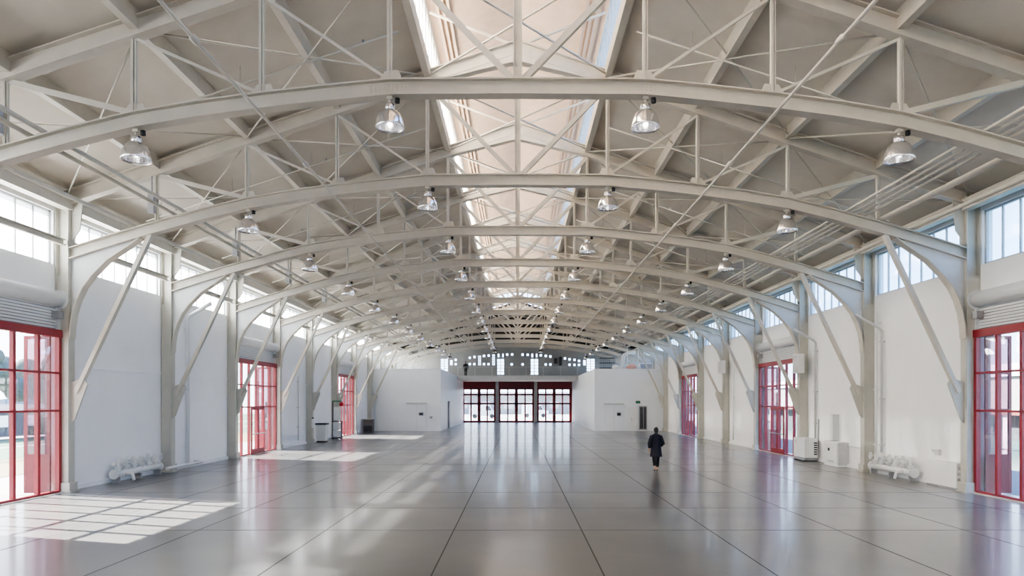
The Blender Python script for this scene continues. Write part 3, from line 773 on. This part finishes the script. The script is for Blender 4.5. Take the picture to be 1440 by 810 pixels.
# bin, cart, cabinet at far left
t = thing('waste_bin', (-12.95, 45.2, 0), 'white waste bin with flat dark lid beyond the fifth left column', 'bin')
mb = MB(); mb.prism([(-.30, .1), (.30, .1), (.34, 1.16), (-.34, 1.16)], 'y', -.32, .32); mb.build('body', WHITE2, t, .02)
MB().box(-.37, .37, -.35, .35, 1.16, 1.27).build('lid', DARK, t, .02); MB().box(-.28, .28, -.28, .28, 0, .1).build('base', DARK, t)
c = thing('equipment_stand', (-12.95, 49.0, 0), 'tall slim stand with green top bar and red ball near the left wall', 'stand')
for x in (-.32, .32): MB().box(x - .03, x + .03, -.03, .03, 0, 2.72 if x < 0 else 1.3).build('upright', DARK, c)
MB().box(-.35, .28, -.03, .03, 2.68, 2.76).build('top_bar', GREEN, c)
MB().box(-.34, .34, -.2, .2, 1.26, 1.32).build('shelf', DARK, c); MB().box(-.34, .34, -.25, .25, .05, .11).build('shelf', DARK, c)
for z0, z1 in ((.13, .62), (.66, 1.2)): MB().box(-.27, .27, -.16, .16, z0, z1).build('drawer_box', WHITE2, c, .02)
MB().box(-.26, .26, .0, .02, 1.34, 2.3).build('back_panel', WHITE, c)
MB().ball((.30, 0, 2.5), .17).build('ball', REDB, c); MB().tube([(.24, 0, 2.7), (.3, 0, 2.62)], .015, 6).build('hook', DARK, c)
k = thing('dark_cabinet', (-13.0, 59.6, 0), 'dark grey cabinet on the floor where the left wall meets the white room', 'cabinet')
MB().box(-.4, .4, -.4, .4, .05, 1.14).build('case', mat('taupe_metal', (.14, .125, .12), .6, 0, 4, .1), k, .02); MB().box(-.43, .43, -.43, .43, 1.14, 1.18).build('top', GREY, k); MB().box(-.37, .37, -.37, .37, 0, .05).build('plinth', DARK, k)
MB().box(-.36, .36, -.415, -.4, .12, .6).build('door_panel', DARK, k)
o = thing('fire_extinguisher', (-13.1, D(5) - .32, 1.0), 'white fire extinguisher bracketed to the fifth left column', 'extinguisher')
MB().lathe([(.0, 0), (.07, .01), (.08, .05), (.08, .5), (.05, .57), (.02, .6)], n=12).build('cylinder', WHITE, o); MB().box(-.05, .05, -.02, .02, .6, .68).build('valve', BLACK, o)
MB().box(-.09, .0, -.02, .2, .2, .24).build('bracket', GREY, o)

# ------------------------------------------------------------------ people
def skin_body(name, verts, edges, radii, m, parent, sub=2):
    me = bpy.data.meshes.new(name); me.from_pydata(verts, edges, []); me.update()
    o = bpy.data.objects.new(name, me); COL.objects.link(o); o.parent = parent
    sk = o.modifiers.new('skin', 'SKIN'); sk.use_smooth_shade = True
    for i, r in enumerate(radii): me.skin_vertices[0].data[i].radius = (r, r) if not isinstance(r, tuple) else r
    me.skin_vertices[0].data[0].use_root = True
    ss = o.modifiers.new('sub', 'SUBSURF'); ss.levels = sub; ss.render_levels = sub
    me.materials.append(m); return o
def chain(pts, radii, V, E, R, start=None):
    prev = start
    for p, r in zip(pts, radii):
        V.append(p); R.append(r); i = len(V) - 1
        if prev is not None: E.append((prev, i))
        prev = i
    return prev
def person(loc, rz, label, walking, H, coat_m, hem, bare):
    """faces -Y locally before rotation; feet at z = 0"""
    r = thing('person', loc, label, 'person', None, rz); k = H / 1.68
    V, E, R = [], [], []
    sp = chain([(0, 0, .93), (0, .005, 1.08), (0, .01, 1.24), (0, .012, 1.37), (0, .008, 1.46), (0, -.012, 1.53), (0, -.02, 1.585), (0, -.012, 1.64)],
               [(.135, .10), (.115, .085), (.135, .10), (.11, .085), .05, (.062, .07), (.073, .088), (.055, .065)], V, E, R)
    step = .17 if walking else .03
    for sgn in (-1, 1):
        f = -step if sgn < 0 else step
        lift = .07 if (walking and sgn > 0) else 0
        hip = chain([(sgn * .085, 0, .88), (sgn * .088, f * .45 - .02, .50), (sgn * .085, f + (.04 if sgn > 0 and walking else 0), .10 + lift), (sgn * .088, f - .05, .045 + lift * .5), (sgn * .092, f - .15, .03)],
                    [.088, .058, .038, .036, .028], V, E, R, 0)
        el = (sgn * .255, .05, 1.10); wr = (sgn * (.20 if sgn < 0 else .24), -.14 if sgn < 0 else -.06, .98 if sgn < 0 else .88)
        a = chain([(sgn * .17, .012, 1.37), el, wr], [.045, .038, .028], V, E, R, 3)
        d = (Vector(wr) - Vector(el)).normalized()
        pl = Vector(wr) + d * .07; V.append(tuple(pl)); R.append((.036, .018)); pi = len(V) - 1; E.append((a, pi))
        side = d.cross(Vector((0, 0, 1))).normalized()
        for q, (off_, ln) in enumerate(((-.024, .062), (-.008, .072), (.008, .068), (.024, .054))):
            b0 = pl + side * off_ + d * .02; b1 = b0 + d * ln * .5 + Vector((0, 0, -.004)); b2 = b1 + d * ln * .4 + Vector((0, 0, -.02))
            chain([tuple(b0), tuple(b1), tuple(b2)], [.009, .0085, .007], V, E, R, pi)
        t0 = Vector(wr) + d * .03 - side * sgn * .03; chain([tuple(t0), tuple(t0 + d * .03 - side * sgn * .018)], [.010, .009], V, E, R, a)
    V = [tuple(c * k for c in v) for v in V]; R = [tuple(x * k for x in q) if isinstance(q, tuple) else q * k for q in R]
    body = skin_body('body', V, E, R, SKIN, r)
    g = MB()
    g.ball((0, -.108 * k, 1.575 * k), .014 * k, 8, 6, (1, 1.2, 1.5))
    for sx in (-1, 1): g.ball((sx * .078 * k, -.02 * k, 1.58 * k), .02 * k, 8, 6, (.5, .8, 1.3))
    g.build('face_features', SKIN, body)
    ey = MB()
    for sx in (-1, 1): ey.ball((sx * .03 * k, -.098 * k, 1.60 * k), .010 * k, 8, 6)
    ey.ball((0, -.10 * k, 1.535 * k), .012 * k, 8, 6, (1.8, .5, .4)); ey.build('eyes_and_mouth', HAIR, body)
    # hair
    h = MB(); h.ball((0, .012 * k, 1.625 * k), .098 * k, 16, 12, (.92, 1.02, .98)); h.ball((0, .05 * k, 1.57 * k), .075 * k, 14, 10, (1, .8, 1.1)); h.ball((0, .07 * k, 1.69 * k), .045 * k, 12, 8); h.build('hair', HAIR, r)
    # coat: elliptical rings
    def shell(name, prof, m, cx=0, n=24):
        s_ = MB(); rings = []
        for z, rx, ry, cy in prof:
            rings.append([s_.bm.verts.new(((cx + rx * math.cos(2 * PI * q / n)) * k, (cy + ry * math.sin(2 * PI * q / n)) * k, z * k)) for q in range(n)])
        for a in range(len(rings) - 1):
            for q in range(n):
                f = s_.bm.faces.new((rings[a][q], rings[a][(q + 1) % n], rings[a + 1][(q + 1) % n], rings[a + 1][q])); f.smooth = True
        return s_.build(name, m, r)
    shell('coat', [(hem, .235, .18, .0), (hem + .1, .225, .175, 0), (.90, .20, .16, 0), (1.05, .175, .14, .005), (1.2, .185, .14, .01), (1.33, .20, .135, .012), (1.40, .195, .12, .012), (1.435, .15, .10, .01), (1.455, .10, .08, .01), (1.475, .065, .06, .005), (1.49, .06, .058, 0)], coat_m)
    for sgn in (-1, 1):
        el = Vector((sgn * .262, .055, 1.09)); sh = Vector((sgn * .15, .012, 1.385)); wr = Vector((sgn * (.20 if sgn < 0 else .24), -.14 if sgn < 0 else -.06, .98 if sgn < 0 else .88))
        m_ = el.lerp(wr, .75)
        MB().tube([sh * k, sh.lerp(el, .5) * k, el * k, m_ * k], [.085 * k, .085 * k, .074 * k, .062 * k], 14).build('sleeve', coat_m, r)
        f = -step if sgn < 0 else step; lift = .07 if (walking and sgn > 0) else 0
        hip = Vector((sgn * .088, 0, .9)); kn = Vector((sgn * .088, f * .45 - .02, .5)); an = Vector((sgn * .085, f + (.04 if sgn > 0 and walking else 0), .10 + lift))
        cuff = kn.lerp(an, .82 if bare else 1)
        MB().tube([hip * k, hip.lerp(kn, .5) * k, kn * k, kn.lerp(cuff, .5) * k, cuff * k], [.108 * k, .09 * k, .07 * k, .064 * k, .054 * k], 14).build('trouser_leg', TROUS, r)
        sx = sgn * .09; s_ = MB()
        s_.ball((sx * k, (f - .07) * k, (.04 + lift * .4) * k), .05 * k, 12, 8, (.85, 2.5, .72)); s_.build('shoe', BLACK, r)
    return r
Yp = 2.68 * 960 / 98.0
person((pxX(922.5, Yp), Yp, 0), PI, 'person in a dark knee-length coat walking away across the shiny floor', True, 1.66, NAVY, .58, True)
person((pxX(655, 80.6), 80.6, 5.68), .2, 'person in dark clothes standing on the far mezzanine behind the railing', False, 1.72, BLACK, .80, False)

# ------------------------------------------------------------------ outside
struct(MB().box(-400, 19.5, -80, 400, -.5, -.04).build('ground', PAVE))
def slab(nm, x0, x1, y0, y1, z0, z1, m, kind='structure'):
    o = MB().box(x0, x1, y0, y1, z0, z1).build(nm, m); o['kind'] = kind; return o
slab('ground_asphalt', 13.95, 19.5, -80, 110, -.04, -.02, ASPH)
o = MB().box(19.5, 900, -300, 500, -2.0, -1.6).build('bay_water', WATER); o['kind'] = 'structure'
slab('ground_tan', -24, -18.5, -80, 84, -.04, -.02, TAN)
slab('ground_lawn', -60, -24, -80, 200, -.04, -.01, LAWN)
f = thing('handrail_fence', (-24.0, 40, 0), 'low white rail fence outside the left red doors, along the lawn', 'fence')
for i in range(25): MB().box(-.05, .05, -36 + i * 3 - .05, -36 + i * 3 + .05, 0, 1.0).build('post', WHITE, f)
MB().box(-.04, .04, -36, 36, .94, 1.02).build('rail', WHITE, f); MB().box(-.03, .03, -36, 36, .5, .55).build('rail', WHITE, f)
def shed(x, y, w, d, h, m, lab, nw, rz=0):
    r = thing('low_shed', (x, y, 0), lab, 'shed', 'sheds outside the left doors', rz)
    MB().box(-w / 2, w / 2, -d / 2, d / 2, 0, h).build('wall', m, r)
    mb = MB(); mb.prism([(-w / 2 - .2, h), (w / 2 + .2, h), (0, h + .5)], 'y', -d / 2 - .2, d / 2 + .2); mb.build('roof', SHED, r)
    for i in range(nw):
        yy = -d / 2 + d * (i + .5) / nw; MB().box(w / 2, w / 2 + .04, yy - .6, yy + .6, h * .45, h * .85).build('window', WHITE, r)
shed(-38, 49, 4, 17, 2.0, SHED, 'dark low shed with white windows beyond the lawn, through the nearest left door', 6)
shed(-46, 88, 5, 22, 2.4, HOUSE, 'pale low shed beyond the lawn, through the second left door', 6)
shed(-40, 128, 5, 26, 2.6, SHED, 'dark long shed beyond the lawn, through the farthest left door', 7)
def tree(x, y, h, lab):
    r = thing('tree', (x, y, 0), lab, 'tree', 'trees beyond the left lawn')
    MB().tube([(0, 0, 0), (.1, 0, h * .35), (0, .1, h * .6)], [.25, .2, .1], 8).build('trunk', mat('bark', (.12, .09, .07), .9), r)
    c = MB(); rn = random.Random(int(x * 7 + y))
    for i in range(14): c.ball((rn.uniform(-.28, .28) * h, rn.uniform(-.28, .28) * h, h * rn.uniform(.45, .95)), h * rn.uniform(.10, .2), 10, 7)
    c.build('crown', mat('hazy_leaves', (.07, .09, .08), .9, 0, 2, .3), r)
for i, (x, y, h) in enumerate(((-58, 68, 8), (-63, 82, 9), (-66, 95, 8.5), (-70, 120, 10))): tree(x, y, h, 'hazy round tree beyond the left lawn, %s along the row' % ORD[i])
# hills
def hill(nm, pts, z, m):
    mb = MB(); mb.bm.free(); mb.bm = bmesh.new()
    A = [mb.bm.verts.new((x, y, -3)) for x, y, h in pts]; B = [mb.bm.verts.new((x, y, h)) for x, y, h in pts]
    for i in range(len(pts) - 1): mb.bm.faces.new((A[i], A[i + 1], B[i + 1], B[i]))
    Cc = [mb.bm.verts.new((x * 1.25, y * 1.25, -3)) for x, y, h in pts]
    for i in range(len(pts) - 1): mb.bm.faces.new((B[i], B[i + 1], Cc[i + 1], Cc[i]))
    o = mb.build(nm, m); o['kind'] = 'structure'
hill('hill_right', [(420 + 60 * math.sin(i * .7), 120 + i * 40, 20 + 16 * math.sin(i * .55 + 1) + 5 * math.sin(i * 1.9)) for i in range(16)], 0, HILL)
hill('hill_left', [(-330 + 30 * math.sin(i * .8), 100 + i * 40, 16 + 10 * math.sin(i * .6) + 3 * math.sin(i * 2.1)) for i in range(16)], 0, HILL)
rn = random.Random(11)
for i in range(26):
    x = 300 + rn.uniform(-20, 70); y = 170 + i * 18 + rn.uniform(-6, 6); z = 0
    r = thing('hillside_house', (x, y, -1), 'small pale house on the far shore across the water', 'house', 'houses on the far shore')
    w = rn.uniform(6, 10); h = rn.uniform(9, 24)
    MB().box(-w / 2, w / 2, -w / 2, w / 2, 0, h).build('wall', HOUSE, r)
    MB().prism([(-w / 2 - .3, h), (w / 2 + .3, h), (0, h + 2.5)], 'y', -w / 2 - .3, w / 2 + .3).build('roof', mat('brown_roof', (.28, .18, .15), .9), r)
# pier on piles across the water
p = thing('pier_shed', (62, 95, 0), 'long pale pier shed on white piles across the green water', 'pier')
MB().box(-8, 8, -75, 75, 1.2, 1.6).build('deck', mat('pier_red', (.13, .035, .035), .8, 0, 1, .15), p)
MB().box(-5.5, 8, -73, 73, 1.6, 5.6).build('wall', HOUSE, p)
MB().prism([(-6, 5.6), (8.5, 5.6), (1.2, 7.6)], 'y', -74, 74).build('roof', LGREY, p)
for i in range(36): MB().box(-7.6, -7.1, -73 + i * 4.17 - .35, -73 + i * 4.17 + .35, -1.7, 1.2).build('pile', WHITE, p)
MB().box(-6, 7, -74, 74, -1.7, 1.2).build('undercroft', SHED, p)
o = thing('quay_railing', (19.2, 45, 0), 'thin cable railing along the quay edge outside the right doors', 'railing')
MB().tube([(0, -55, .8), (0, 55, .8)], .02, 6).build('cable', GREY, o)
for i in range(12): MB().box(-.04, .04, -55 + i * 10 - .04, -55 + i * 10 + .04, -.03, .85).build('post', GREY, o)
# beyond the far doors
fb = thing('street_building', (0, 150, 0), 'pale long building seen through the far red doors', 'building')
MB().box(-45, 45, 0, 8, 0, 4.2).build('wall', HOUSE, fb); MB().box(-46, 46, -1, 9, 4.2, 4.8).build('roof', LGREY, fb)
for i in range(18): MB().box(-43 + i * 5, -41 + i * 5, -.05, 0, 1.2, 2.8).build('window', GREY, fb)
def van(x, y, m, lab):
    r = thing('parked_van', (x, y, 0), lab, 'van', 'vans outside the far doors')
    MB().prism([(-2.3, .4), (2.3, .4), (2.3, 1.15), (1.5, 1.25), (1.0, 2.1), (-2.25, 2.1)], 'y', -.9, .9).build('body', m, r, .05)
    MB().prism([(1.38, 1.28), (.95, 2.0), (.4, 2.0), (.4, 1.28)], 'y', -.91, .91).build('window', DARK, r)
    for a in (-1.4, 1.4):
        for b in (-.85, .85): MB().lathe([(.34, b - .1), (.34, b + .1)], (a, 0, .34), 16, 'y').build('wheel', BLACK, r)
van(-5.6, 112, LGREY, 'grey van parked outside the left far door'); van(3.0, 118, WHITE2, 'white van parked outside the middle and right far doors')

# ------------------------------------------------------------------ light
w = bpy.data.worlds.new('sky'); sc.world = w; w.use_nodes = True; nt = w.node_tree; N = nt.nodes.new; L = nt.links
bg = nt.nodes['Background']; tc = N('ShaderNodeTexCoord'); sx = N('ShaderNodeSeparateXYZ'); L.new(tc.outputs['Generated'], sx.inputs[0])
r1 = N('ShaderNodeValToRGB'); e = r1.color_ramp.elements; e[0].position = 0; e[0].color = (.68, .83, 1.0, 1); e[1].position = .6; e[1].color = (.20, .45, 1.0, 1)
L.new(sx.outputs['Z'], r1.inputs['Fac'])
mr = N('ShaderNodeMapRange'); mr.inputs['From Min'].default_value = .3; mr.inputs['From Max'].default_value = -1; mr.inputs['To Min'].default_value = 0; mr.inputs['To Max'].default_value = .9
L.new(sx.outputs['X'], mr.inputs['Value'])
mx = N('ShaderNodeMix'); mx.data_type = 'RGBA'; mx.inputs['B'].default_value = (1.25, 1.22, 1.18, 1)
L.new(mr.outputs[0], mx.inputs['Factor']); L.new(r1.outputs['Color'], mx.inputs['A']); L.new(mx.outputs['Result'], bg.inputs['Color'])
bg.inputs['Strength'].default_value = 5.0

sd = bpy.data.lights.new('sun', 'SUN'); sd.energy = 50.0; sd.angle = math.radians(.6); sd.color = (1, .94, .85)
so = bpy.data.objects.new('sun', sd); COL.objects.link(so)
so.rotation_euler = Vector((1.36, -.38, -1)).to_track_quat('-Z', 'Y').to_euler(); so.location = (-60, 60, 60)
# light portals that guide the sky through the openings
def portal(c, sx_, sy_, direction):
    pd = bpy.data.lights.new('sky_portal', 'AREA'); pd.shape = 'RECTANGLE'; pd.size = sx_; pd.size_y = sy_; pd.cycles.is_portal = True
    po = bpy.data.objects.new('sky_portal', pd); COL.objects.link(po); po.location = c
    d = Vector(direction); po.rotation_euler = d.to_track_quat('-Z', 'Z').to_euler()
for s in (-1, 1):
    portal((s * 13.95, (D(-3) + 85.6) / 2, (WZ0 + WZ1) / 2), 85.6 - D(-3), 1.6, (-s, 0, 0))
    portal((s * 2.95, (YB + YM) / 2, (MZ0 + MZ1) / 2), YM - YB, 1.7, (-s, 0, 0))
    for n in DOORB[s]: portal((s * 13.95, D(n) + S / 2, 2.35), 5.6, 4.7, (-s, 0, 0))
portal((0, 89.0, 2.2), 14.2, 4.3, (0, -1, 0))
portal((0, YB - .4, 2.6), 12, 5.2, (0, 1, 0))
# ------------------------------------------------------------------ camera and view
cd = bpy.data.cameras.new('camera'); cd.sensor_width = 36; cd.lens = 24; cd.shift_x = -8 / 1440; cd.shift_y = 160 / 1440; cd.clip_end = 2000; cd.clip_start = .05
co = bpy.data.objects.new('camera', cd); COL.objects.link(co); co.location = (0, 0, 2.68); co.rotation_euler = (PI / 2, 0, 0); sc.camera = co
sc.view_settings.view_transform = 'AgX'; sc.view_settings.look = 'AgX - Medium High Contrast'; sc.view_settings.exposure = 0.62
c = sc.cycles; c.use_denoising = True; c.use_guiding = True; c.use_surface_guiding = True; c.guiding_training_samples = 32; c.max_bounces = 10; c.diffuse_bounces = 6; c.glossy_bounces = 4; c.transparent_max_bounces = 16; c.sample_clamp_indirect = 8; c.blur_glossy = .5
c.caustics_reflective = False; c.caustics_refractive = False
